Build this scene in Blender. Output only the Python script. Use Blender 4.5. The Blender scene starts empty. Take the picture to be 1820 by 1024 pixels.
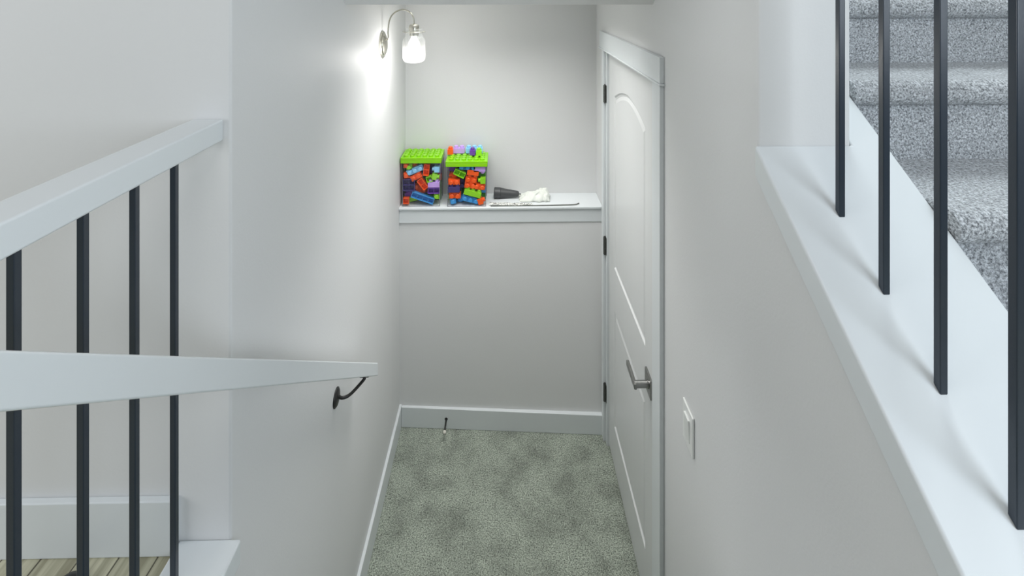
import bpy, bmesh, math, random
from mathutils import Vector, Matrix, Euler
random.seed(7)
S = bpy.context.scene
C = S.collection

# ------------------------------------------------------------------ camera, world, light
EYE = 2.36
F_PX = 870.0
cam_d = bpy.data.cameras.new('camera')
cam_d.sensor_fit = 'HORIZONTAL'
cam_d.sensor_width = 36.0
cam_d.lens = 36.0 * F_PX / 1820.0
cam_d.shift_y = -534.0 / 1820.0
cam_d.clip_start = 0.02
cam = bpy.data.objects.new('camera', cam_d)
C.objects.link(cam)
cam.location = (0, 0, EYE)
cam.rotation_euler = (math.pi / 2, 0, -math.atan(15 / F_PX))
S.camera = cam

w = bpy.data.worlds.new('daylight')
S.world = w
w.use_nodes = True
bg = w.node_tree.nodes['Background']
bg.inputs['Color'].default_value = (0.90, 0.965, 1.0, 1)
bg.inputs['Strength'].default_value = 0.07

def area(name, loc, target, sx, sy, power, col):
    d = bpy.data.lights.new(name, 'AREA')
    d.shape = 'RECTANGLE'; d.size = sx; d.size_y = sy; d.energy = power; d.color = col
    o = bpy.data.objects.new(name, d); C.objects.link(o)
    o.location = loc
    o.rotation_euler = (Vector(target) - Vector(loc)).to_track_quat('-Z', 'Y').to_euler()
    return o
area('right_daylight_fill', (1.74, -0.7, 2.75), (-0.56, 1.3, 1.6), 2.2, 1.5, 56, (0.83, 0.915, 1.0))  # unseen area light added at right to lift the left stairwell wall
area('left_daylight_fill', (-3.3, -0.1, 2.6), (0.5, 1.1, 1.6), 1.6, 1.6, 44, (0.96, 0.98, 1.0))  # added out-of-view light from the left, brightens the right stairwell wall
area('upper_flight_fill', (1.3, 2.4, 4.6), (1.2, 1.0, 2.0), 1.0, 1.0, 46, (0.90, 0.98, 1.0))  # fill added above the upper carpeted steps, no known lamp there
area('hall_overhead_fill', (-0.05, -0.2, 4.0), (-0.05, 1.0, 0.0), 1.2, 1.2, 13, (1.0, 0.985, 0.96))  # overhead fill added near the camera, power fitted to surface brightness
area('landing_fill', (0.0, 2.15, 2.285), (0.0, 2.15, 0.0), 0.8, 0.7, 7.2, (1.0, 0.99, 0.97)).data.spread = math.radians(115)  # added fill under the soffit, brightens the dim lower stairwell

S.view_settings.view_transform = 'Standard'
S.view_settings.look = 'None'
S.view_settings.gamma = 1
S.view_settings.use_curve_mapping = False
S.view_settings.exposure = 0.10

# ------------------------------------------------------------------ materials
def lin(c):
    return tuple(((v / 255) / 12.92 if v / 255 <= 0.04045 else ((v / 255 + 0.055) / 1.055) ** 2.4) for v in c) + (1,)

def mat(name, rgb, rough=0.5, metal=0.0, spec=0.5, bump=0, bscale=200, coat=0):
    m = bpy.data.materials.new(name); m.use_nodes = True
    nt = m.node_tree; b = nt.nodes['Principled BSDF']
    b.inputs['Base Color'].default_value = lin(rgb)
    b.inputs['Roughness'].default_value = rough
    b.inputs['Metallic'].default_value = metal
    b.inputs['Specular IOR Level'].default_value = spec
    b.inputs['Coat Weight'].default_value = coat
    if bump:
        tc = nt.nodes.new('ShaderNodeTexCoord')
        n = nt.nodes.new('ShaderNodeTexNoise'); n.inputs['Scale'].default_value = bscale; n.inputs['Detail'].default_value = 3
        bp = nt.nodes.new('ShaderNodeBump'); bp.inputs['Strength'].default_value = bump; bp.inputs['Distance'].default_value = 0.002
        nt.links.new(tc.outputs['Object'], n.inputs['Vector'])
        nt.links.new(n.outputs['Fac'], bp.inputs['Height'])
        nt.links.new(bp.outputs['Normal'], b.inputs['Normal'])
    return m

M = {}
M['wall'] = mat('painted_drywall', (221, 222, 222), 0.55, bump=0.12, bscale=160, spec=0.25)
M['wall2'] = mat('painted_drywall_hall', (216, 217, 217), 0.55, bump=0.12, bscale=160, spec=0.25)
M['ceil'] = mat('painted_ceiling', (244, 244, 244), 0.75, bump=0.2, bscale=120, spec=0.2)
M['trim'] = mat('white_trim_paint', (221, 226, 228), 0.32, spec=0.45, bump=0.04, bscale=60)
M['door'] = mat('white_door_paint', (218, 220, 220), 0.36, spec=0.45)
M['metal'] = mat('brushed_nickel', (150, 150, 148), 0.28, metal=1.0)
M['satin'] = mat('satin_nickel', (196, 194, 184), 0.25, metal=1.0)
M['hinge'] = mat('dark_steel', (105, 106, 104), 0.35, metal=0.9)
M['iron'] = mat('dark_bronze_iron', (34, 34, 33), 0.35, spec=0.5)
M['bar'] = mat('black_coat_sky_tint', (30, 42, 55), 0.28, spec=0.6, bump=0.05, bscale=300)  # blue of the reflected sky is mixed into the base colour
M['plate'] = mat('white_plastic', (232, 234, 232), 0.3)
M['rubber'] = mat('white_rubber', (225, 222, 212), 0.6)
M['grey'] = mat('dark_grey_plastic', (66, 68, 70), 0.45)
M['tissue'] = mat('white_tissue', (226, 230, 223), 0.8, bump=0.4, bscale=90)
M['rod'] = mat('grey_stick', (96, 100, 94), 0.5)

def carpet(name, dark, light, patch, fine, bumpd, seed=0.0, amp=0.5):
    m = bpy.data.materials.new(name); m.use_nodes = True
    nt = m.node_tree; b = nt.nodes['Principled BSDF']; L = nt.links
    b.inputs['Roughness'].default_value = 0.95
    b.inputs['Specular IOR Level'].default_value = 0.1
    b.inputs['Sheen Weight'].default_value = 0.25
    tc = nt.nodes.new('ShaderNodeTexCoord')
    n1 = nt.nodes.new('ShaderNodeTexNoise'); n1.inputs['Scale'].default_value = fine; n1.inputs['Detail'].default_value = 3; n1.inputs['Roughness'].default_value = 0.65; n1.inputs['Distortion'].default_value = 0.4
    n2 = nt.nodes.new('ShaderNodeTexNoise'); n2.inputs['Scale'].default_value = patch; n2.inputs['Detail'].default_value = 5; n2.inputs['Roughness'].default_value = 0.6
    mp = nt.nodes.new('ShaderNodeMapping'); mp.inputs['Location'].default_value = (seed, seed, 0)
    L.new(tc.outputs['Object'], n1.inputs['Vector']); L.new(tc.outputs['Object'], mp.inputs['Vector']); L.new(mp.outputs['Vector'], n2.inputs['Vector'])
    r1 = nt.nodes.new('ShaderNodeValToRGB'); r1.color_ramp.elements[0].position = 0.34; r1.color_ramp.elements[1].position = 0.66
    r1.color_ramp.elements[0].color = lin(dark); r1.color_ramp.elements[1].color = lin(light)
    r2 = nt.nodes.new('ShaderNodeValToRGB'); r2.color_ramp.elements[0].position = 0.34; r2.color_ramp.elements[1].position = 0.58
    a = 1 - amp
    r2.color_ramp.elements[0].color = (a, a, a, 1); r2.color_ramp.elements[1].color = (1, 1, 1, 1)
    mx = nt.nodes.new('ShaderNodeMix'); mx.data_type = 'RGBA'; mx.blend_type = 'MULTIPLY'; mx.inputs[0].default_value = 1
    L.new(n1.outputs['Fac'], r1.inputs['Fac']); L.new(n2.outputs['Fac'], r2.inputs['Fac'])
    L.new(r1.outputs['Color'], mx.inputs[6]); L.new(r2.outputs['Color'], mx.inputs[7])
    L.new(mx.outputs[2], b.inputs['Base Color'])
    bp = nt.nodes.new('ShaderNodeBump'); bp.inputs['Strength'].default_value = 1.0; bp.inputs['Distance'].default_value = bumpd
    L.new(n1.outputs['Fac'], bp.inputs['Height']); L.new(bp.outputs['Normal'], b.inputs['Normal'])
    return m
M['carpet'] = carpet('sage_grey_carpet', (72, 80, 71), (212, 222, 206), 7.5, 210, 0.005, 3.1, 0.36)
M['carpet_up'] = carpet('cool_grey_carpet', (108, 112, 116), (242, 246, 250), 6.0, 210, 0.006, 1.0, 0.12)

# wood floor with planks along Y
def wood():
    m = bpy.data.materials.new('greyed_oak_planks'); m.use_nodes = True
    nt = m.node_tree; b = nt.nodes['Principled BSDF']; L = nt.links
    b.inputs['Roughness'].default_value = 0.45
    tc = nt.nodes.new('ShaderNodeTexCoord')
    mp = nt.nodes.new('ShaderNodeMapping'); mp.inputs['Rotation'].default_value = (0, 0, math.pi / 2)
    L.new(tc.outputs['Object'], mp.inputs['Vector'])
    br = nt.nodes.new('ShaderNodeTexBrick')
    br.inputs['Scale'].default_value = 1; br.inputs['Brick Width'].default_value = 1.2; br.inputs['Row Height'].default_value = 0.078
    br.inputs['Mortar Size'].default_value = 0.0016; br.inputs['Mortar Smooth'].default_value = 0.1; br.offset = 0.37
    br.inputs['Color1'].default_value = lin((190, 188, 164)); br.inputs['Color2'].default_value = lin((204, 201, 176)); br.inputs['Mortar'].default_value = lin((100, 96, 82))
    L.new(mp.outputs['Vector'], br.inputs['Vector'])
    m2 = nt.nodes.new('ShaderNodeMapping'); m2.inputs['Scale'].default_value = (60, 2.2, 10)
    L.new(tc.outputs['Object'], m2.inputs['Vector'])
    n = nt.nodes.new('ShaderNodeTexNoise'); n.inputs['Scale'].default_value = 1; n.inputs['Detail'].default_value = 6; n.inputs['Distortion'].default_value = 0.6
    L.new(m2.outputs['Vector'], n.inputs['Vector'])
    r = nt.nodes.new('ShaderNodeValToRGB'); r.color_ramp.elements[0].position = 0.35; r.color_ramp.elements[1].position = 0.62
    r.color_ramp.elements[0].color = (0.55, 0.54, 0.5, 1); r.color_ramp.elements[1].color = (1, 1, 1, 1)
    L.new(n.outputs['Fac'], r.inputs['Fac'])
    mx = nt.nodes.new('ShaderNodeMix'); mx.data_type = 'RGBA'; mx.blend_type = 'MULTIPLY'; mx.inputs[0].default_value = 1
    L.new(br.outputs['Color'], mx.inputs[6]); L.new(r.outputs['Color'], mx.inputs[7]); L.new(mx.outputs[2], b.inputs['Base Color'])
    return m
M['wood'] = wood()

def facing(nt):
    """thin-sheet reflectance: 4% head on, rising towards grazing, the same from both sides"""
    l = nt.nodes.new('ShaderNodeLayerWeight'); l.inputs['Blend'].default_value = 0.5
    p = nt.nodes.new('ShaderNodeMath'); p.operation = 'POWER'; p.inputs[1].default_value = 4.0
    q = nt.nodes.new('ShaderNodeMath'); q.operation = 'MULTIPLY_ADD'; q.inputs[1].default_value = 0.6; q.inputs[2].default_value = 0.04
    nt.links.new(l.outputs['Facing'], p.inputs[0]); nt.links.new(p.outputs[0], q.inputs[0])
    return q

def clear(name, tint, gloss=0.08):
    m = bpy.data.materials.new(name); m.use_nodes = True
    nt = m.node_tree; nt.nodes.clear(); L = nt.links
    o = nt.nodes.new('ShaderNodeOutputMaterial'); t = nt.nodes.new('ShaderNodeBsdfTransparent'); t.inputs[0].default_value = tint
    g = nt.nodes.new('ShaderNodeBsdfGlossy'); g.inputs['Roughness'].default_value = 0.05
    f = facing(nt)
    mx = nt.nodes.new('ShaderNodeMixShader')
    L.new(f.outputs[0], mx.inputs[0]); L.new(t.outputs[0], mx.inputs[1]); L.new(g.outputs[0], mx.inputs[2]); L.new(mx.outputs[0], o.inputs['Surface'])
    return m
M['tub'] = clear('clear_plastic', (0.985, 0.985, 0.99, 1))

def jarmat():
    m = bpy.data.materials.new('jar_glass'); m.use_nodes = True
    nt = m.node_tree; nt.nodes.clear(); L = nt.links
    o = nt.nodes.new('ShaderNodeOutputMaterial')
    t = nt.nodes.new('ShaderNodeBsdfTransparent'); t.inputs[0].default_value = (0.97, 0.98, 0.98, 1)
    tr = nt.nodes.new('ShaderNodeBsdfTranslucent'); tr.inputs[0].default_value = (0.95, 0.95, 0.95, 1)
    g = nt.nodes.new('ShaderNodeBsdfGlossy'); g.inputs['Roughness'].default_value = 0.08
    a = nt.nodes.new('ShaderNodeMixShader'); a.inputs[0].default_value = 0.08
    lw = facing(nt)
    b = nt.nodes.new('ShaderNodeMixShader')
    L.new(t.outputs[0], a.inputs[1]); L.new(tr.outputs[0], a.inputs[2])
    L.new(lw.outputs[0], b.inputs[0]); L.new(a.outputs[0], b.inputs[1]); L.new(g.outputs[0], b.inputs[2]); L.new(b.outputs[0], o.inputs['Surface'])
    return m
M['jar'] = jarmat()
mb = bpy.data.materials.new('lit_bulb'); mb.use_nodes = True
mb.node_tree.nodes['Principled BSDF'].inputs['Emission Color'].default_value = (1, 0.97, 0.9, 1)
mb.node_tree.nodes['Principled BSDF'].inputs['Emission Strength'].default_value = 1.6
M['bulb'] = mb

BR = {'orange': (250, 98, 36), 'lime': (150, 220, 44), 'blue': (72, 158, 224), 'sky': (150, 212, 250), 'purple': (112, 66, 168),
      'navy': (72, 64, 122), 'lilac': (204, 166, 240), 'green': (62, 136, 50)}
for k, v in BR.items():
    M[k] = mat('toy_plastic_' + k, v, 0.3, spec=0.5)
M['lid'] = mat('lime_lid_plastic', (134, 204, 16), 0.32, spec=0.5)

def patterned():
    m = bpy.data.materials.new('printed_paper'); m.use_nodes = True
    nt = m.node_tree; b = nt.nodes['Principled BSDF']; L = nt.links
    b.inputs['Roughness'].default_value = 0.7
    tc = nt.nodes.new('ShaderNodeTexCoord')
    mp = nt.nodes.new('ShaderNodeMapping'); mp.inputs['Scale'].default_value = (1, 1, 1)
    n = nt.nodes.new('ShaderNodeTexNoise'); n.inputs['Scale'].default_value = 170; n.inputs['Detail'].default_value = 1
    r = nt.nodes.new('ShaderNodeValToRGB'); r.color_ramp.interpolation = 'CONSTANT'
    r.color_ramp.elements[0].color = lin((70, 70, 66)); r.color_ramp.elements[1].position = 0.44; r.color_ramp.elements[1].color = lin((232, 234, 230))
    L.new(tc.outputs['Object'], mp.inputs['Vector']); L.new(mp.outputs['Vector'], n.inputs['Vector']); L.new(n.outputs['Fac'], r.inputs['Fac']); L.new(r.outputs['Color'], b.inputs['Base Color'])
    return m
M['print'] = patterned()

# ------------------------------------------------------------------ mesh helpers
def obj(name, bm, m, parent=None, smooth=False, bevel=0, seg=2):
    me = bpy.data.meshes.new(name)
    bmesh.ops.recalc_face_normals(bm, faces=bm.faces)
    bm.to_mesh(me); bm.free()
    me.materials.append(M[m] if isinstance(m, str) else m)
    o = bpy.data.objects.new(name, me); C.objects.link(o)
    if parent: o.parent = parent
    if smooth or bevel:
        for p in me.polygons: p.use_smooth = True
    if bevel:
        b = o.modifiers.new('bevel', 'BEVEL'); b.width = bevel; b.segments = seg; b.limit_method = 'ANGLE'; b.angle_limit = math.radians(35)
        b.harden_normals = True
    return o

def box(bm, x0, x1, y0, y1, z0, z1, mtx=None):
    v = [bm.verts.new((x, y, z)) for z in (z0, z1) for y in (y0, y1) for x in (x0, x1)]
    for f in ((0, 2, 3, 1), (4, 5, 7, 6), (0, 1, 5, 4), (2, 6, 7, 3), (0, 4, 6, 2), (1, 3, 7, 5)):
        bm.faces.new([v[i] for i in f])
    if mtx is not None:
        for q in v: q.co = mtx @ q.co
    return v

def prism(bm, poly, axis, a0, a1):
    """poly of 2D points, extruded along axis ('x': poly=(y,z); 'y': poly=(x,z))"""
    def P(p, a):
        return (a, p[0], p[1]) if axis == 'x' else (p[0], a, p[1]) if axis == 'y' else (p[0], p[1], a)
    A = [bm.verts.new(P(p, a0)) for p in poly]; B = [bm.verts.new(P(p, a1)) for p in poly]
    bm.faces.new(A); bm.faces.new(B[::-1])
    n = len(poly)
    for i in range(n):
        bm.faces.new((A[i], A[(i + 1) % n], B[(i + 1) % n], B[i]))

def lathe(bm, prof, origin, axis=Vector((0, 0, 1)), seg=32, closed_ends=True):
    """prof: list of (r, h) along axis"""
    axis = Vector(axis).normalized()
    q = axis.to_track_quat('Z', 'Y').to_matrix()
    rings = []
    for r, h in prof:
        ring = []
        for k in range(seg):
            a = 2 * math.pi * k / seg
            ring.append(bm.verts.new(Vector(origin) + q @ Vector((r * math.cos(a), r * math.sin(a), h))))
        rings.append(ring)
    for i in range(len(rings) - 1):
        for k in range(seg):
            bm.faces.new((rings[i][k], rings[i][(k + 1) % seg], rings[i + 1][(k + 1) % seg], rings[i + 1][k]))
    if closed_ends:
        bm.faces.new(rings[0][::-1]); bm.faces.new(rings[-1])
    return rings

def spline(pts, n=10):
    out = []
    P = [Vector(p) for p in pts]; P = [P[0] * 2 - P[1]] + P + [P[-1] * 2 - P[-2]]
    for i in range(1, len(P) - 2):
        for k in range(n):
            t = k / n; a, b, c, d = P[i - 1:i + 3]
            out.append(0.5 * ((2 * b) + (c - a) * t + (2 * a - 5 * b + 4 * c - d) * t * t + (3 * b - a - 3 * c + d) * t ** 3))
    out.append(P[-2]); return out

def tube(bm, pts, rad, seg=12, flat=1.0):
    n = len(pts); rings = []
    ref = Vector((0.13, 0.21, 0.97)).normalized()
    for i, p in enumerate(pts):
        t = (pts[min(i + 1, n - 1)] - pts[max(i - 1, 0)]).normalized()
        s = t.cross(ref).normalized(); u = s.cross(t)
        r = rad(i / (n - 1)) if callable(rad) else rad
        rings.append([bm.verts.new(p + s * r * math.cos(2 * math.pi * k / seg) + u * r * flat * math.sin(2 * math.pi * k / seg)) for k in range(seg)])
    for i in range(n - 1):
        for k in range(seg):
            bm.faces.new((rings[i][k], rings[i][(k + 1) % seg], rings[i + 1][(k + 1) % seg], rings[i + 1][k]))
    bm.faces.new(rings[0][::-1]); bm.faces.new(rings[-1])

def tag(o, label, cat=None, group=None, kind=None):
    if label: o['label'] = label
    if cat: o['category'] = cat
    if group: o['group'] = group
    if kind: o['kind'] = kind
    return o

def thing(name, loc, label, cat, group=None):
    o = bpy.data.objects.new(name, None); C.objects.link(o)
    o.location = loc; o.empty_display_size = 0.05
    return tag(o, label, cat, group)

def put(o, p):
    """parent o (built in world coordinates) to p, keeping it where it stands"""
    o.parent = p
    off = p.location.copy(); q = p.parent
    while q: off += q.location; q = q.parent
    if o.type == 'MESH':
        o.location = o.location - off
    return o

def part(name, bm, m, p, **k):
    return put(obj(name, bm, m, None, **k), p)

def struct(name, bm, m, label, cat, **k):
    return tag(obj(name, bm, m, None, **k), label, cat, None, 'structure')

XL, XR = -0.562, 0.535          # stairwell side walls
Y1 = 1.02                        # near ends of the full-height walls
Y2, YB = 2.650, 2.815            # lower back wall, upper back wall
ZF = 1.203                       # main floor level
TOP = 4.2
SL = 0.739                       # pitch of both flights

# ------------------------------------------------------------------ large structure
bm = bmesh.new(); box(bm, XL - 0.1, XR + 0.1, 1.70, YB, -0.12, 0.0)
struct('floor_landing', bm, 'carpet', 'sage grey carpet on the lower landing', 'floor')

bm = bmesh.new()                 # left stairwell wall turning the corner into the hall wall
prism(bm, [(XL, Y1), (-3.6, Y1), (-3.6, Y1 + 0.12), (-0.72, Y1 + 0.12), (-0.72, YB + 0.12), (XL, YB + 0.12)], 'z', -0.1, TOP)
struct('wall_left', bm, 'wall', 'light grey wall at left, stairwell side with the lit sconce and hall face', 'wall', bevel=0.006, seg=3)

def capz(y): return 2.026 + (y - 1.016) * SL
ylow = 1.016 - (2.026 - ZF - 0.03) / SL
bm = bmesh.new()                 # right wall with a doorway, stepping down to the sloping half wall
DY0, DY1, DH = 1.700, 2.512, 2.035      # rough opening along y
prism(bm, [(ylow - 0.12, -0.1), (ylow - 0.12, ZF - 0.02), (ylow, capz(ylow) - 0.04), (Y1, capz(Y1) - 0.04), (Y1, TOP), (YB + 0.12, TOP), (YB + 0.12, -0.1), (DY1, -0.1), (DY1, DH), (DY0, DH), (DY0, -0.1)], 'x', XR, 0.732)
struct('wall_right', bm, 'wall', 'light grey stairwell wall with the white door and half wall', 'wall', bevel=0.006, seg=3)

bm = bmesh.new(); box(bm, XL, XR, YB, YB + 0.12, -0.1, TOP)
struct('wall_back', bm, 'wall', 'bright upper back wall above the ledge', 'wall')

bm = bmesh.new()                 # lower back wall, slightly out of plumb on the right
box(bm, XL, XR, Y2 + 0.03, YB, -0.05, 1.165)
g = [[bm.verts.new((XL + (XR - XL) * i / 16, Y2 - 0.066 * (i / 16) * (1 - j / 16), -0.02 + 1.185 * j / 16)) for i in range(17)] for j in range(17)]
for j in range(16):
    for i in range(16): bm.faces.new((g[j][i], g[j][i + 1], g[j + 1][i + 1], g[j + 1][i]))
lw = struct('wall_back_lower', bm, 'wall', 'shaded lower back wall under the ledge', 'wall')
for p in lw.data.polygons: p.use_smooth = len(lw.data.polygons) - p.index <= 256

bm = bmesh.new()                 # flat ceiling, slope following the stairs, drop face
poly = [(YB, 2.299), (1.748, 2.299), (Y1, 2.299 + (1.748 - Y1) * SL), (Y1, TOP), (YB, TOP)]
prism(bm, poly, 'x', XL, XR)
struct('ceiling_stairwell', bm, 'ceil', 'grey sloped soffit over the stairwell', 'ceiling')

# main floor (left hall and behind the camera)
bm = bmesh.new()
box(bm, -3.6, -0.667, -2.6, Y1, ZF - 0.2, ZF)
box(bm, -0.667, 1.95, -2.6, 0.05, ZF - 0.2, ZF)
struct('floor_hall', bm, 'wood', 'greyed oak plank floor of the hall at left', 'floor')
# wall below the left guard
bm = bmesh.new(); box(bm, -0.66, XL, 0.05, Y1, -0.1, ZF - 0.0)
struct('wall_left_low', bm, 'wall', 'low stairwell wall under the left guard', 'wall')
# carpeted flight going down from the camera (below the frame)
bm = bmesh.new(); prof = [(1.80, -0.05), (1.80, 0.0)]
pr = [(1.72, -0.05)]
n = 6
for i in range(n):
    y = 1.70 - i * 0.28; z = (i + 1) * ZF / n
    pr += [(y, z - ZF / n), (y, z - 0.03), (y + 0.018, z - 0.02), (y + 0.02, z - 0.008), (y + 0.008, z)]
pr += [(0.05, ZF), (0.05, -0.05)]
prism(bm, pr, 'x', XL, XR)
struct('floor_lower_flight', bm, 'carpet', 'carpeted steps going down to the landing', 'stairs')
bm = bmesh.new(); box(bm, 1.81, 1.93, -0.6, 4.2, ZF - 0.3, TOP)
struct('wall_stair_side', bm, 'wall2', 'wall on the far side of the upper flight', 'wall')

# ------------------------------------------------------------------ trim
# left cap on the guard curb
bm = bmesh.new(); box(bm, -0.667, -0.541, 0.02, Y1, ZF - 0.03, 1.2235)
struct('trim_1', bm, 'trim', 'white curb cap under the left balusters', 'trim', bevel=0.005, seg=3)
# right sloping cap
bm = bmesh.new()                 # one board in plan: wide in front of the wall end, narrow strip behind it
XC = 0.808
y9 = 2.4
def sl(x, y, dz): return bm.verts.new((x, y, capz(y) + dz))
plan = [(0.527, ylow), (XC, ylow), (XC, y9), (0.733, y9), (0.733, Y1), (0.527, Y1)]
A = [sl(x, y, 0) for x, y in plan]; B = [sl(x, y, -0.065) for x, y in plan]
bm.faces.new(A); bm.faces.new(B[::-1])
for i in range(6): bm.faces.new((A[i], A[(i + 1) % 6], B[(i + 1) % 6], B[i]))
struct('trim_2', bm, 'trim', 'broad white sloping cap under the right balusters', 'trim', bevel=0.005, seg=3)
bm = bmesh.new()
prism(bm, [(y9, capz(y9) - 0.066), (ylow, capz(ylow) - 0.066), (ylow, ZF - 0.3), (y9, capz(y9) - 0.8)], 'x', 0.735, XC - 0.002)
struct('trim_3', bm, 'trim', 'white skirt board under the cap along the carpeted steps', 'trim')
# upper ledge board and apron
bm = bmesh.new(); box(bm, XL, XR, Y2 - 0.018, YB, 1.165, 1.1775)
led = struct('trim_4', bm, 'trim', 'white ledge board holding the toy tubs', 'trim', bevel=0.003)
bm = bmesh.new(); box(bm, XL, XR, Y2 - 0.009, Y2 + 0.03, 1.093, 1.165)
struct('trim_5', bm, 'trim', 'white apron strip under the ledge board', 'trim', bevel=0.002)
# baseboards
bm = bmesh.new(); box(bm, XL, XL + 0.014, 1.62, 2.66, 0, 0.112)
struct('baseboard_left', bm, 'trim', 'white baseboard along the left stairwell wall', 'baseboard', bevel=0.003)
bm = bmesh.new()
v = box(bm, XL + 0.014, XR, 2.636, 2.70, 0, 0.108)
for q in v:
    if q.co.x > 0:
        q.co.y += -0.066
        if q.co.z > 0.05: q.co.z = 0.104
struct('baseboard_back', bm, 'trim', 'white baseboard on the back wall with door stop', 'baseboard', bevel=0.003)
bm = bmesh.new(); box(bm, -3.6, -0.668, Y1 - 0.0145, Y1, ZF, ZF + 0.113)
struct('baseboard_hall', bm, 'trim', 'white baseboard of the hall behind the left balusters', 'baseboard', bevel=0.003)

# ------------------------------------------------------------------ door
ydh, ydl = 2.508, 1.718              # hinge edge, latch edge
XD = 0.543                           # face of the door
bm = bmesh.new()
# slab face as a grid with two moulded panels
def arch(y):
    t = (y - 2.13) / 0.27
    return 1.888 - 0.066 * (abs(t) ** 1.8)
def slab():
    bm = bmesh.new()
    zb, zt = 0.012, 2.028
    ys0, ys1 = 1.868, 2.392
    def ring_shape(inset, top):
        pts = []
        if top:
            z0 = 0.985 + inset; a0, a1 = ys0 + inset, ys1 - inset
            pts = [(a0, z0), (a1, z0)]
            K = 20
            for k in range(K + 1):
                y = a1 + (a0 - a1) * k / K
                yy = 2.13 + (y - 2.13) * (0.262 / (0.262 - inset))
                pts.append((y, arch(yy) - inset))
        else:
            a0, a1 = ys0 + inset, ys1 - inset
            pts = [(a0, 0.205 + inset), (a1, 0.205 + inset), (a1, 0.775 - inset), (a0, 0.775 - inset)]
        return pts
    outer = [bm.verts.new((XD, y, z)) for y, z in ((ydl, zb), (ydh, zb), (ydh, zt), (ydl, zt))]
    back = [bm.verts.new((XD + 0.035, y, z)) for y, z in ((ydl, zb), (ydh, zb), (ydh, zt), (ydl, zt))]
    bm.faces.new(back)
    for i in range(4): bm.faces.new((outer[i], outer[(i + 1) % 4], back[(i + 1) % 4], back[i]))
    edges = [bm.edges.get((outer[i], outer[(i + 1) % 4])) for i in range(4)]
    for top in (True, False):
        prev = None
        for inset, depth in ((0, 0), (0.006, 0.006), (0.014, 0.007), (0.030, 0.002), (0.034, 0.002)):
            vs = [bm.verts.new((XD + depth, y, z)) for y, z in ring_shape(inset, top)]
            if prev is None:
                n = len(vs)
                for i in range(n): edges.append(bm.edges.new((vs[i], vs[(i + 1) % n])))
            else:
                n = len(vs)
                for i in range(n): bm.faces.new((prev[i], prev[(i + 1) % n], vs[(i + 1) % n], vs[i]))
            prev = vs
        bm.faces.new(prev)
    bmesh.ops.triangle_fill(bm, use_beauty=True, use_dissolve=False, edges=edges)
    return bm
door = struct('door_1', slab(), 'door', 'white moulded two panel door with arched top panel', 'door')
# jamb and stop
bm = bmesh.new()
box(bm, XR - 0.004, 0.70, DY1 - 0.002, DY1 + 0.02, 0, DH); box(bm, XR - 0.004, 0.70, DY0 - 0.02, DY0 + 0.015, 0, DH); box(bm, XR - 0.004, 0.70, DY0 - 0.02, DY1 + 0.02, DH - 0.004, DH + 0.018)
struct('trim_6', bm, 'trim', 'white jamb around the closed door', 'door jamb')
bm = bmesh.new(); box(bm, 0.60, 0.64, DY0 - 0.01, DY1 + 0.01, -0.1, DH + 0.02)
struct('wall_closet', bm, 'wall', 'dark space behind the closed door', 'wall')
# casing: far leg, near leg, head board, bead under head, thin cap on head
bm = bmesh.new(); box(bm, 0.519, XR, DY1 + 0.027, 2.584, 0, 2.033)
struct('trim_7', bm, 'trim', 'narrow white casing leg between the hinges and back corner', 'door casing', bevel=0.002)
bm = bmesh.new(); box(bm, 0.520, XR, 1.622, DY0 + 0.008, 0, 2.033)
struct('trim_8', bm, 'trim', 'white casing leg on the latch side of the door', 'door casing', bevel=0.002)
bm = bmesh.new(); box(bm, 0.519, XR, 1.620, 2.645, 2.040, 2.128)
hd = struct('trim_9', bm, 'trim', 'white head casing board above the door', 'door casing', bevel=0.002)
bm = bmesh.new(); box(bm, 0.5155, XR, 1.612, 2.66, 2.032, 2.040)
put(obj('bead', bm, 'trim', bevel=0.003), hd)

# hinges
for zc in (1.81, 1.023, 0.262):
    h = bpy.data.objects.new('hinge', None)
    bm = bmesh.new()
    for k in range(5):
        z0 = zc - 0.0445 + k * 0.0178
        lathe(bm, [(0.0085, z0 + 0.0006), (0.0085, z0 + 0.0172)], (0.525, DY1 + 0.017, 0), seg=14)
    lathe(bm, [(0.004, zc - 0.049), (0.0045, zc - 0.0445)], (0.525, DY1 + 0.017, 0), seg=12)
    lathe(bm, [(0.0045, zc + 0.0445), (0.004, zc + 0.049)], (0.525, DY1 + 0.017, 0), seg=12)
    hb = put(obj('hinge', bm, 'hinge'), door)
    bm = bmesh.new()
    box(bm, 0.5285, 0.5305, ydh + 0.0045, DY1 + 0.015, zc - 0.044, zc + 0.044)
    lf = obj('leaf', bm, 'hinge'); lf.parent = hb
    bpy.data.objects.remove(h)

# lever handle
bm = bmesh.new(); box(bm, XD - 0.008, XD, 1.776, 1.848, 0.852, 0.924)
rose = put(obj('rose', bm, 'metal', bevel=0.002), door); rose['label'] = 'square nickel rose of the lever handle'
bm = bmesh.new(); lathe(bm, [(0.0155, 0), (0.0155, 0.003), (0.0125, 0.005), (0.0125, 0.052)], (XD - 0.006, 1.811, 0.886), (-1, 0, 0), 24)
nk = obj('neck', bm, 'metal', smooth=True); nk.parent = rose
nk.modifiers.new('es', 'EDGE_SPLIT')
bm = bmesh.new(); box(bm, 0.482, 0.493, 1.797, 1.918, 0.875, 0.897)
lv = put(obj('lever', bm, 'metal', bevel=0.003), door); lv['label'] = 'straight nickel lever'

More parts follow.
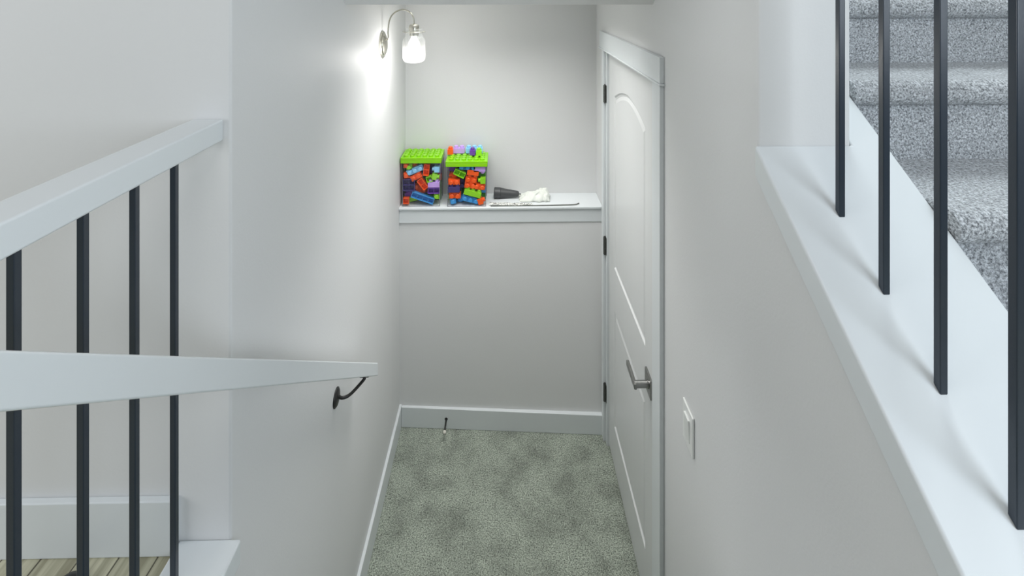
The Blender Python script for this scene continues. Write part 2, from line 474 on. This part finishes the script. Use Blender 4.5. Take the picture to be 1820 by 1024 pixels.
# door stop
ds = thing('door_stop', (-0.306, 2.622, 0.054), 'dark rod door stop with white tip on the back baseboard', 'door stop')
bm = bmesh.new(); lathe(bm, [(0.0145, 0), (0.0145, 0.004), (0.009, 0.010), (0.005, 0.014)], (-0.306, 2.632, 0.054), (0, -1, 0), 20)
part('base', bm, 'iron', ds, smooth=True)
bm = bmesh.new(); tube(bm, [Vector((-0.306, 2.622, 0.054)), Vector((-0.307, 2.557, 0.046))], 0.0046, 12)
part('rod', bm, 'iron', ds, smooth=True)
bm = bmesh.new(); lathe(bm, [(0.0055, 0), (0.0075, 0.002), (0.0075, 0.011), (0.005, 0.014)], (-0.307, 2.560, 0.0463), (0, -1, -0.1), 16)
part('rubber_tip', bm, 'rubber', ds, smooth=True)

# light switch
sw = thing('light_switch', (XR, 1.398, 1.095), 'white rocker light switch on the right stairwell wall', 'light switch')
bm = bmesh.new(); box(bm, XR - 0.0065, XR, 1.361, 1.437, 1.038, 1.152)
part('cover_plate', bm, 'plate', sw, bevel=0.003, seg=3)
bm = bmesh.new(); v = box(bm, XR - 0.0115, XR - 0.006, 1.382, 1.416, 1.062, 1.128)
for q in v:
    if q.co.x < XR - 0.01 and q.co.z < 1.09: q.co.x += 0.004
part('rocker', bm, 'plate', sw, bevel=0.001)

# ------------------------------------------------------------------ left guard railing
gl = thing('guard_railing', (-0.607, 0.3, 1.2235), 'level white top rail with four black balusters at left', 'railing')
bm = bmesh.new(); box(bm, -0.640, -0.577, -0.4, Y1 - 0.001, 2.045, 2.0895)
part('top_rail', bm, 'trim', gl, bevel=0.004, seg=3)
hw = 0.0053
for y in (0.913, 0.8155, 0.717, 0.6175):
    bm = bmesh.new(); box(bm, -0.607 - hw, -0.607 + hw, y - hw, y + hw, 1.2236, 2.0455)
    part('baluster', bm, 'bar', gl, bevel=0.0015)
# ------------------------------------------------------------------ right guard railing
gr = thing('guard_railing', (0.625, 0.6, capz(0.6)), 'four black balusters on the broad sloping cap at right', 'railing')
hw = 0.0058
for y in (0.899, 0.794, 0.690, 0.586):
    bm = bmesh.new(); v = box(bm, 0.6255 - hw, 0.6255 + hw, y - hw, y + hw, 0, capz(y) + 0.84)
    for q in v:
        if q.co.z == 0: q.co.z = capz(q.co.y) + 0.0003
        else: q.co.z += (q.co.y - y) * SL
    part('baluster', bm, 'bar', gr, bevel=0.0015)
bm = bmesh.new()
prism(bm, [(Y1, capz(Y1) + 0.84), (Y1, capz(Y1) + 0.89), (0.2, capz(0.2) + 0.89), (0.2, capz(0.2) + 0.84)], 'x', 0.593, 0.657)
part('top_rail', bm, 'trim', gr, bevel=0.004)

# ------------------------------------------------------------------ wall handrail
hr = thing('stair_handrail', (-0.49, 1.842, 0.93), 'white rectangular handrail sloping down the left stairwell wall', 'handrail')
def hz(y): return 0.954 + (1.842 - y) * 0.7755
bm = bmesh.new()
prism(bm, [(1.842, hz(1.842)), (0.22, hz(0.22)), (0.22, hz(0.22) - 0.060), (1.842, hz(1.842) - 0.0485)], 'x', -0.512, -0.470)
part('rail', bm, 'trim', hr, bevel=0.003, seg=3)
def bracket(yw, zw, ye, plate_x):
    bm = bmesh.new(); lathe(bm, [(0.0295, 0), (0.0295, 0.003), (0.024, 0.007), (0.012, 0.010)], (plate_x, yw, zw), (1, 0, 0), 28)
    pl = part('bracket', bm, 'iron', hr, smooth=True)
    zu = hz(ye) - 0.0495
    bm = bmesh.new()
    tube(bm, spline([(plate_x + 0.006, yw, zw + 0.006), (plate_x + 0.020, yw + 0.006, zw - 0.006), (plate_x + 0.042, yw + 0.020, zw - 0.006), (-0.497, ye - 0.012, zu - 0.010), (-0.488, ye, zu - 0.003)], 8), 0.0052, 12)
    a = obj('arm', bm, 'iron', smooth=True); a.parent = pl
    bm = bmesh.new()
    m = Matrix.Translation((-0.491, ye, zu)) @ Matrix.Rotation(-math.atan(0.77), 4, 'X')
    box(bm, -0.010, 0.010, -0.026, 0.026, -0.003, 0.0012, m)
    f = obj('saddle', bm, 'iron', bevel=0.001); f.parent = pl
bracket(1.650, 0.986, 1.735, XL)
bracket(0.455, 1.93, 0.478, -0.5995)

# ------------------------------------------------------------------ upper carpeted flight
st = thing('carpeted_staircase', (1.28, 0.0, ZF), 'grey carpeted steps rising away behind the right balusters', 'staircase')
def step_bm(yn, zt):
    """one step: riser below a fat rolled nosing, tread running back"""
    bm = bmesh.new()
    pr = [(yn + 0.60, zt - 0.30), (yn + 0.028, zt - 0.30), (yn + 0.028, zt - 0.062)]
    cy, cz, ry, rz = yn + 0.030, zt - 0.030, 0.030, 0.030
    for k in range(15):
        a = -math.pi / 2 - math.pi * k / 14
        pr.append((cy + ry * math.cos(a), cz + rz * math.sin(a)))
    for k in range(1, 8):
        pr.append((yn + 0.03 + 0.255 * k / 7, zt - 0.004 * math.sin(math.pi * k / 7)))
    pr.append((yn + 0.60, zt - 0.001))
    prism(bm, pr, 'x', 0.809, 1.80)
    return bm
for i in range(0, 10):
    # tread tops sit 0.188 apart, nosings 0.2586 apart
    zt = EYE - 0.028 + (i - 5) * 0.188
    yn = 1.368 + (i - 5) * 0.2586
    part('step', step_bm(yn, zt), 'carpet_up', st, smooth=False)

# ------------------------------------------------------------------ wall sconce
XS, YS = XL, 2.276
sc = thing('wall_sconce', (XS, YS, 2.095), 'lit nickel sconce with clear jar shade on left stairwell wall', 'wall light')
bm = bmesh.new(); lathe(bm, [(0.064, 0), (0.064, 0.005), (0.060, 0.008), (0.050, 0.010), (0.048, 0.014), (0.034, 0.019), (0.015, 0.022), (0.004, 0.023)], (XS, YS, 2.095), (1, 0, 0), 48)
part('backplate', bm, 'satin', sc, smooth=True).modifiers.new('es', 'EDGE_SPLIT')
bm = bmesh.new()
tube(bm, spline([(XS + 0.016, YS, 2.118), (XS + 0.028, YS, 2.126), (XS + 0.0275, YS, 2.165), (XS + 0.036, YS, 2.215), (XS + 0.060, YS, 2.246), (XS + 0.094, YS, 2.258), (XS + 0.125, YS, 2.248), (XS + 0.143, YS, 2.225), (XS + 0.147, YS, 2.196), (XS + 0.147, YS, 2.188)], 8), 0.0036, 12)
part('arm', bm, 'satin', sc, smooth=True)
bm = bmesh.new(); lathe(bm, [(0.008, 0), (0.020, -0.003), (0.0235, -0.010), (0.0235, -0.032), (0.0215, -0.034), (0.0215, -0.054)], (XS + 0.147, YS, 2.192), (0, 0, 1), 32)
part('socket', bm, 'satin', sc, smooth=True).modifiers.new('es', 'EDGE_SPLIT')
JX = XS + 0.147
bm = bmesh.new()
jp = [(0.024, 2.170), (0.040, 2.170), (0.0405, 2.163), (0.0405, 2.158), (0.0445, 2.1565), (0.0445, 2.1525), (0.039, 2.151), (0.0385, 2.138), (0.044, 2.132), (0.0515, 2.119), (0.0525, 2.110), (0.0525, 2.040), (0.050, 2.027), (0.042, 2.018), (0.030, 2.014), (0.004, 2.013)]
lathe(bm, jp, (JX, YS, 0), seg=48, closed_ends=False)
part('jar_shade', bm, 'jar', sc, smooth=True)
bm = bmesh.new()
tube(bm, [Vector((JX + (0.0455 + (0.007 if k in (0, 24, 12) else 0)) * math.cos(2 * math.pi * k / 24), YS + 0.0455 * math.sin(2 * math.pi * k / 24), 2.155)) for k in range(25)], 0.0016, 8)
part('wire_clip', bm, 'satin', sc)
bm = bmesh.new(); lathe(bm, [(0.012, 2.140), (0.014, 2.125), (0.024, 2.108), (0.0295, 2.088), (0.028, 2.070), (0.020, 2.057), (0.008, 2.051), (0.002, 2.050)], (JX, YS, 0), seg=32)
part('bulb', bm, 'bulb', sc, smooth=True)
pd = bpy.data.lights.new('sconce_light', 'POINT'); pd.energy = 3.0; pd.color = (1.0, 0.96, 0.92); pd.shadow_soft_size = 0.02
po = bpy.data.objects.new('sconce_light', pd); C.objects.link(po); po.location = (JX, YS, 2.034)

# ------------------------------------------------------------------ toy bricks and tubs
P_ = 0.0315; H_ = 0.027; RS = 0.0112; HS = 0.0125
_cache = {}
def brick_mesh(nx, ny, hollow):
    """brick with studs up (+z); hollow underside at z=0"""
    k = (nx, ny)
    if k in _cache: return _cache[k]
    bm = bmesh.new()
    X, Y = nx * P_ - 0.0006, ny * P_ - 0.0006; t = 0.0026
    box(bm, -X / 2, X / 2, -Y / 2, -Y / 2 + t, 0, H_)
    box(bm, -X / 2, X / 2, Y / 2 - t, Y / 2, 0, H_)
    box(bm, -X / 2, -X / 2 + t, -Y / 2 + t, Y / 2 - t, 0, H_)
    box(bm, X / 2 - t, X / 2, -Y / 2 + t, Y / 2 - t, 0, H_)
    box(bm, -X / 2 + t, X / 2 - t, -Y / 2 + t, Y / 2 - t, H_ - t, H_)
    for i in range(1, nx):
        x = -X / 2 + i * P_; box(bm, x - 0.0016, x + 0.0016, -Y / 2 + t, Y / 2 - t, 0.003, H_ - t)
    for j in range(1, ny):
        y = -Y / 2 + j * P_; box(bm, -X / 2 + t, X / 2 - t, y - 0.0016, y + 0.0016, 0.003, H_ - t)
    for i in range(nx):
        for j in range(ny):
            cx, cy = (i - (nx - 1) / 2) * P_, (j - (ny - 1) / 2) * P_
            lathe(bm, [(RS, H_ - 0.0005), (RS, H_ + HS - 0.0015), (RS - 0.0015, H_ + HS), (RS * 0.5, H_ + HS)], (cx, cy, 0), seg=16)
    bmesh.ops.recalc_face_normals(bm, faces=bm.faces)
    me = bpy.data.meshes.new('toy_brick'); bm.to_mesh(me); bm.free()
    _cache[k] = me; return me

# face: which way the brick points toward the stairs: 'stud' studs to -y, 'hollow' underside to -y, 'up' studs up, 'left' studs to -x, 'right', 'down'
BASE = {'stud': Matrix.Rotation(math.pi / 2, 4, 'X'), 'hollow': Matrix.Rotation(-math.pi / 2, 4, 'X'), 'up': Matrix.Identity(4),
        'left': Matrix.Rotation(-math.pi / 2, 4, 'Y'), 'right': Matrix.Rotation(math.pi / 2, 4, 'Y'), 'down': Matrix.Rotation(math.pi, 4, 'X')}
def brick(col, nx, ny, face, loc, roll, label, group, front=True, scale=1.0, bound=None):
    me = brick_mesh(nx, ny, face == 'hollow').copy()
    me.materials.clear(); me.materials.append(M[col])
    o = bpy.data.objects.new('toy_brick', me); C.objects.link(o)
    R = Matrix.Rotation(-math.radians(roll), 4, 'Y') @ BASE[face]
    # centre the block, and set its front-most point at loc.y when front
    cen = R @ Vector((0, 0, (H_ + HS) / 2 if face != 'up' else H_ / 2))
    pts = [R @ v.co * scale for v in me.vertices]
    miny = min(p.y for p in pts)
    L = Vector(loc) - cen * scale
    L.y = loc[1] - miny if front else L.y
    if bound:                     # keep it inside its tub
        x0, x1, z0, z1 = bound
        L.x += max(0, x0 - (L.x + min(p.x for p in pts))) - max(0, L.x + max(p.x for p in pts) - x1)
        L.z += max(0, z0 - (L.z + min(p.z for p in pts))) - max(0, L.z + max(p.z for p in pts) - z1)
    o.matrix_world = Matrix.Translation(L) @ R @ Matrix.Scale(scale, 4)
    return tag(o, label, 'toy brick', group)

def tub(x0, x1, y0, y1, z0, zl, label):
    t = thing('toy_tub', ((x0 + x1) / 2, (y0 + y1) / 2, z0), label, 'storage tub')
    cx, cy = (x0 + x1) / 2, (y0 + y1) / 2
    bm = bmesh.new()
    # tapered open shell: outer and inner walls
    def ringv(x0, x1, y0, y1, z): return [bm.verts.new(p) for p in ((x0, y0, z), (x1, y0, z), (x1, y1, z), (x0, y1, z))]
    s = 0.004; th = 0.0015
    a = ringv(x0 + s, x1 - s, y0 + s * 0, y1 - s, z0); b = ringv(x0, x1, y0, y1, zl)
    for i in range(4): bm.faces.new((a[i], a[(i + 1) % 4], b[(i + 1) % 4], b[i]))
    bm.faces.new(a[::-1])
    part('tub_body', bm, 'tub', t)
    e = 0.0016
    for (xa, ya) in ((x0, y0), (x1, y0), (x1, y1), (x0, y1)):
        xb = xa + (s if xa == x0 else -s); yb = ya - (s if ya == y1 else 0)
        bm = bmesh.new(); tube(bm, [Vector((xb, yb, z0 + 0.002)), Vector((xa, ya, zl))], e, 6)
        part('tub_edge', bm, M['tub_edge'], t)
    bm = bmesh.new(); tube(bm, [Vector((x0 + s, y0, z0 + 0.002)), Vector((x1 - s, y0, z0 + 0.002))], e, 6)
    part('tub_edge', bm, M['tub_edge'], t)
    bm = bmesh.new(); o = 0.0065
    lx0, lx1, ly0, ly1, lt = x0 - o, x1 + o, y0 - o, y1 + o * 0.2, zl + 0.030
    box(bm, lx0, lx1, ly0, ly1, zl + 0.018, lt)
    for (a0, a1, b0, b1) in ((lx0, lx1, ly0, ly0 + 0.003), (lx0, lx1, ly1 - 0.003, ly1), (lx0, lx0 + 0.003, ly0, ly1), (lx1 - 0.003, lx1, ly0, ly1)):
        box(bm, a0, a1, b0, b1, zl, zl + 0.0181)
    lid = part('lid', bm, 'lid', t, bevel=0.0015)
    for i in range(6):
        for j in range(4):
            bm = bmesh.new()
            px = cx + (i - 2.5) * 0.0335; py = (ly0 + ly1) / 2 + (j - 1.5) * 0.0315
            lathe(bm, [(0.0118, lt - 0.001), (0.0118, lt + 0.0075), (0.0108, lt + 0.009), (0.007, lt + 0.009)], (px, py, 0), seg=20)
            q = obj('stud', bm, 'lid', smooth=True); q.parent = lid
            q.modifiers.new('es', 'EDGE_SPLIT')
    return lt
M['tub_edge'] = mat('tub_edge_plastic', (120, 122, 130), 0.2)

ZS = 1.1775
YT = 2.652
TA = (-0.549, -0.342); TB = (-0.306, -0.093)
ltA = tub(TA[0], TA[1], YT, YT + 0.138, ZS, 1.412, 'left toy tub with flat lime lid, against the wall')
ltB = tub(TB[0], TB[1], YT - 0.006, YT + 0.130, ZS, 1.394, 'right toy tub with loose bricks on its lime lid')

K = 2.66 / F_PX
def spot(px, py, y):
    """place a brick where the tub shows it: photo column/row measured once, on the tub's front"""
    a = (px - 910) / F_PX; ps = math.atan(15 / F_PX)
    dx, dy = a * math.cos(ps) + math.sin(ps), -a * math.sin(ps) + math.cos(ps)
    t = y / dy
    return (dx * t, y, EYE - (py + 22) / F_PX * t)
gA = 'toy bricks inside the left tub'; gB = 'toy bricks inside the right tub'; gC = 'loose toy bricks on the right lid'
yA = YT + 0.004; yB = YT - 0.002
L1, L2, L3 = 0.0, 0.037, 0.076
A = [  # colour, nx, ny, facing, crop x, crop y, roll, layer, label
 ('orange', 1, 1, 'stud', 128, 342, 0, L1, 'orange brick half hidden under the left lid, at its left corner'),
 ('lime', 1, 1, 'stud', 225, 368, 0, L1, 'lime brick with round stud, top row of the left tub'),
 ('orange', 1, 1, 'up', 305, 345, 15, L2, 'orange brick just under the left lid, right of the lime stud'),
 ('sky', 3, 1, 'stud', 315, 420, 22, L1, 'pale blue three stud brick near the top of the left tub'),
 ('green', 1, 1, 'hollow', 132, 405, 0, L2, 'dark green hollow brick at the upper left of the left tub'),
 ('orange', 1, 1, 'stud', 132, 500, 4, L1, 'orange brick under the dark green one at the left tub wall'),
 ('orange', 1, 2, 'hollow', 492, 405, -6, L1, 'upright orange hollow brick at the top of the left tub'),
 ('sky', 1, 1, 'left', 632, 398, 0, L1, 'pale blue brick at the upper right of the left tub'),
 ('lime', 1, 1, 'right', 648, 512, -10, L1, 'lime brick below the pale blue one, right side of left tub'),
 ('lime', 1, 1, 'hollow', 535, 548, 14, L1, 'lime hollow brick in the middle right of the left tub'),
 ('orange', 2, 1, 'stud', 330, 520, 28, L1, 'orange studded brick under the pale blue row in left tub'),
 ('orange', 1, 2, 'hollow', 435, 622, 38, L1, 'tilted orange hollow brick in the centre of the left tub'),
 ('orange', 2, 2, 'stud', 400, 690, 20, L2, 'big orange brick behind the tilted hollow one in left tub'),
 ('navy', 2, 2, 'hollow', 192, 636, 0, L1, 'dark navy square hollow brick in the left tub'),
 ('purple', 2, 1, 'up', 190, 770, 18, L2, 'purple brick leaning below the navy square in left tub'),
 ('lilac', 2, 1, 'up', 625, 630, 0, L1, 'lilac brick at the right wall of the left tub'),
 ('purple', 2, 1, 'hollow', 605, 722, 0, L1, 'purple hollow brick under the lilac one in left tub'),
 ('lime', 1, 1, 'stud', 650, 815, 0, L1, 'lime round stud brick at the lower right of left tub'),
 ('orange', 1, 1, 'hollow', 142, 878, 0, L1, 'orange brick in the bottom left corner of the left tub'),
 ('blue', 4, 1, 'hollow', 435, 832, -19, L1, 'long blue four cell hollow brick in the left tub'),
 ('lime', 2, 1, 'up', 265, 885, 12, L2, 'lime brick at the bottom left behind the long blue one'),
]
for c, nx, ny, f, cx, cy, roll, lay, lab in A:
    px, py = 700 + cx / 8.53, 255 + cy / 8.53
    brick(c, nx, ny, f, spot(px, py, yA + lay), roll, lab, gA, bound=(TA[0] + 0.0055, TA[1] - 0.0055, ZS + 0.003, 1.428))
B = [
 ('purple', 2, 1, 'up', 125, 462, -10, L2, 'dim purple brick at the upper left of the right tub'),
 ('blue', 3, 1, 'stud', 350, 446, -4, L1, 'blue three stud brick under the right lid'),
 ('lilac', 2, 1, 'down', 545, 478, 0, L1, 'lilac brick at the upper right of the right tub'),
 ('green', 2, 1, 'up', 560, 545, 0, L2, 'dark green brick beneath the lilac one in right tub'),
 ('lime', 2, 1, 'hollow', 240, 525, -26, L1, 'lime two cell hollow brick tilted in the right tub'),
 ('orange', 1, 2, 'left', 120, 545, 20, L2, 'orange brick left of the tilted lime one in right tub'),
 ('orange', 2, 1, 'down', 420, 527, -8, L1, 'orange brick side on, upper middle of the right tub'),
 ('lime', 1, 1, 'left', 555, 622, 0, L1, 'lime brick with sideways stud at the right wall'),
 ('orange', 2, 1, 'stud', 150, 648, 0, L1, 'orange two stud brick at the left wall of right tub'),
 ('orange', 2, 2, 'stud', 390, 655, -8, L1, 'orange four stud brick in the centre of the right tub'),
 ('orange', 2, 1, 'stud', 540, 712, -6, L1, 'orange studded brick right of centre in the right tub'),
 ('navy', 2, 2, 'stud', 235, 650, 0, L2, 'navy brick behind the orange ones in the right tub'),
 ('navy', 2, 1, 'up', 165, 742, 0, L1, 'dark purple brick low at left in the right tub'),
 ('lime', 3, 1, 'up', 415, 795, -15, L1, 'long lime brick side on, tilted low in the right tub'),
 ('orange', 2, 1, 'stud', 175, 832, 0, L1, 'orange pair of round studs low at left, right tub'),
 ('blue', 1, 1, 'stud', 150, 905, 10, L1, 'blue stud brick in the bottom left of the right tub'),
 ('blue', 3, 1, 'stud', 388, 886, -14, L1, 'blue three stud brick at the bottom of the right tub'),
 ('blue', 1, 1, 'stud', 245, 905, 0, L2, 'teal blue brick in the shadow at the right tub bottom'),
 ('orange', 1, 1, 'right', 570, 895, 20, L1, 'orange brick in the bottom right corner of the right tub'),
]
for c, nx, ny, f, cx, cy, roll, lay, lab in B:
    px, py = 785 + cx / 7.59, 240 + cy / 7.59
    brick(c, nx, ny, f, spot(px, py, yB + lay), roll, lab, gB, bound=(TB[0] + 0.0055, TB[1] - 0.0055, ZS + 0.003, 1.410))
# deeper bricks that fill each tub behind the front ones
rnd = random.Random(3)
for (x0, x1), g, nm, zt in ((TA, gA, 'left', 1.40), (TB, gB, 'right', 1.385)):
    for iz in range(6):
        for ix in range(3):
            c = rnd.choice(['orange', 'navy', 'purple', 'blue', 'green', 'lime', 'navy'])
            x = x0 + 0.036 + ix * (x1 - x0 - 0.072) / 2; z = ZS + 0.018 + iz * 0.0365
            if z > zt - 0.012: continue
            brick(c, 2, 1, 'up', (x, YT + L3 + 0.004, z - 0.002), 0, '%s toy brick deep inside the %s tub, %s row up, %s' % (c, nm, ('bottom', 'second', 'third', 'fourth', 'fifth', 'sixth')[iz], ('left side', 'middle', 'right side')[ix]), 'deep toy bricks in the %s tub' % nm)
# loose bricks on the right lid
zt = ltB + 0.0091
def on_lid(c, nx, ny, x, y, lab, sc=1.0):
    me = brick_mesh(nx, ny, False).copy(); me.materials.clear(); me.materials.append(M[c])
    o = bpy.data.objects.new('toy_brick', me); C.objects.link(o)
    o.location = (x, y, zt); o.scale = (sc, sc, sc * 1.0)
    tag(o, lab, 'toy brick', gC)
on_lid('lilac', 2, 1, -0.250, 2.757, 'lilac two stud brick at the back of the right lid')
on_lid('sky', 3, 1, -0.164, 2.757, 'pale blue three stud brick at the back of the right lid')
on_lid('orange', 1, 1, -0.296, 2.738, 'orange brick standing on the left corner of the right lid')
on_lid('purple', 1, 1, -0.172, 2.722, 'small purple brick in front of the pale blue one on lid')
on_lid('lime', 1, 1, -0.136, 2.713, 'lime brick standing at the right on the lid')

# ------------------------------------------------------------------ things lying on the ledge
gt = thing('nozzle', (-0.06, 2.76, ZS), 'dark grey tapered plastic nozzle lying beside the right tub', 'nozzle')
ax = Vector((1, 0.0, -0.062)).normalized()
o0 = Vector((-0.055, 2.752, ZS + 0.0305))
bm = bmesh.new()
lathe(bm, [(0.022, 0), (0.0285, 0.003), (0.0295, 0.008), (0.0295, 0.036)], o0, ax, 28)
part('collar', bm, 'grey', gt, smooth=True).modifiers.new('es', 'EDGE_SPLIT')
bm = bmesh.new()
lathe(bm, [(0.0285, 0.036), (0.0275, 0.042), (0.0225, 0.075), (0.0185, 0.115), (0.0165, 0.134), (0.012, 0.141), (0.004, 0.143)], o0 + Vector((0, 0, -0.0)), ax, 28)
part('body', bm, 'grey', gt, smooth=True)
bm = bmesh.new(); tube(bm, [o0 + ax * 0.140, o0 + ax * 0.154], 0.003, 8)
part('tip', bm, 'grey', gt, smooth=True)

# crumpled tissue: a lumpy folded sheet
bm = bmesh.new()
NX, NY = 44, 26
from mathutils import noise
g = []
for j in range(NY + 1):
    row = []
    for i in range(NX + 1):
        u, v_ = i / NX, j / NY
        x = 0.088 + 0.168 * u; y = 2.694 + 0.10 * v_
        env = math.sin(math.pi * min(1, max(0, v_))) ** 0.6 * min(1, (u + 0.02) * 5) * min(1, (1.02 - u) * 9)
        hgt = (0.016 + 0.040 * u) * env
        n_ = noise.noise(Vector((x * 38, y * 46, 1.7))) * 0.5 + noise.noise(Vector((x * 90, y * 100, 4))) * 0.22
        z = ZS + 0.0015 + max(0, hgt * (1 + 0.75 * n_))
        x += noise.noise(Vector((u * 5, v_ * 7, 9))) * 0.012
        y += noise.noise(Vector((u * 7, v_ * 5, 3))) * 0.012
        row.append(bm.verts.new((x, min(y, 2.808), z)))
    g.append(row)
for j in range(NY):
    for i in range(NX): bm.faces.new((g[j][i], g[j][i + 1], g[j + 1][i + 1], g[j + 1][i]))
o = obj('tissue', bm, 'tissue', smooth=True)
sm = o.modifiers.new('thick', 'SOLIDIFY'); sm.thickness = 0.001; sm.offset = 1
tag(o, 'crumpled white tissue on the ledge beside the dark nozzle', 'tissue')

# printed strip: wavy paper
bm = bmesh.new(); g = []
for i in range(61):
    u = i / 60; x = -0.078 + 0.235 * u
    y0 = 2.652 + 0.004 * math.sin(u * 8); y1 = 2.690 - 0.018 * u
    z = ZS + 0.0015 + 0.0022 * (1 + math.sin(u * 17 + 1)) * 0.5
    g.append([bm.verts.new((x, y0 + (y1 - y0) * k / 4, z + 0.002 * math.sin(k * 1.3 + u * 9) ** 2)) for k in range(5)])
for i in range(60):
    for k in range(4): bm.faces.new((g[i][k], g[i + 1][k], g[i + 1][k + 1], g[i][k + 1]))
o = obj('paper_strip', bm, 'print', smooth=True)
sm = o.modifiers.new('thick', 'SOLIDIFY'); sm.thickness = 0.0008; sm.offset = 1
tag(o, 'black and white printed paper strip along the ledge front', 'paper strip')
# thin grey stick
bm = bmesh.new()
tube(bm, spline([(-0.07, 2.645, ZS + 0.0028), (0.05, 2.646, ZS + 0.0028), (0.18, 2.647, ZS + 0.0028), (0.30, 2.650, ZS + 0.0028), (0.385, 2.655, ZS + 0.0028), (0.412, 2.668, ZS + 0.004)], 8), lambda t: 0.0026 + 0.0006 * t, 10)
tag(obj('stick', bm, 'rod', smooth=True), 'thin grey stick lying on the ledge front beside the printed strip', 'stick')

# dark rounded object on the hall floor
bm = bmesh.new(); lathe(bm, [(0.020, 0), (0.022, 0.006), (0.019, 0.014), (0.010, 0.019), (0.003, 0.020)], (-0.838, 0.955, ZF + 0.0002), seg=24)
tag(obj('floor_stop', bm, 'iron', smooth=True), 'small dark dome on the oak floor behind the left balusters', 'door stop')
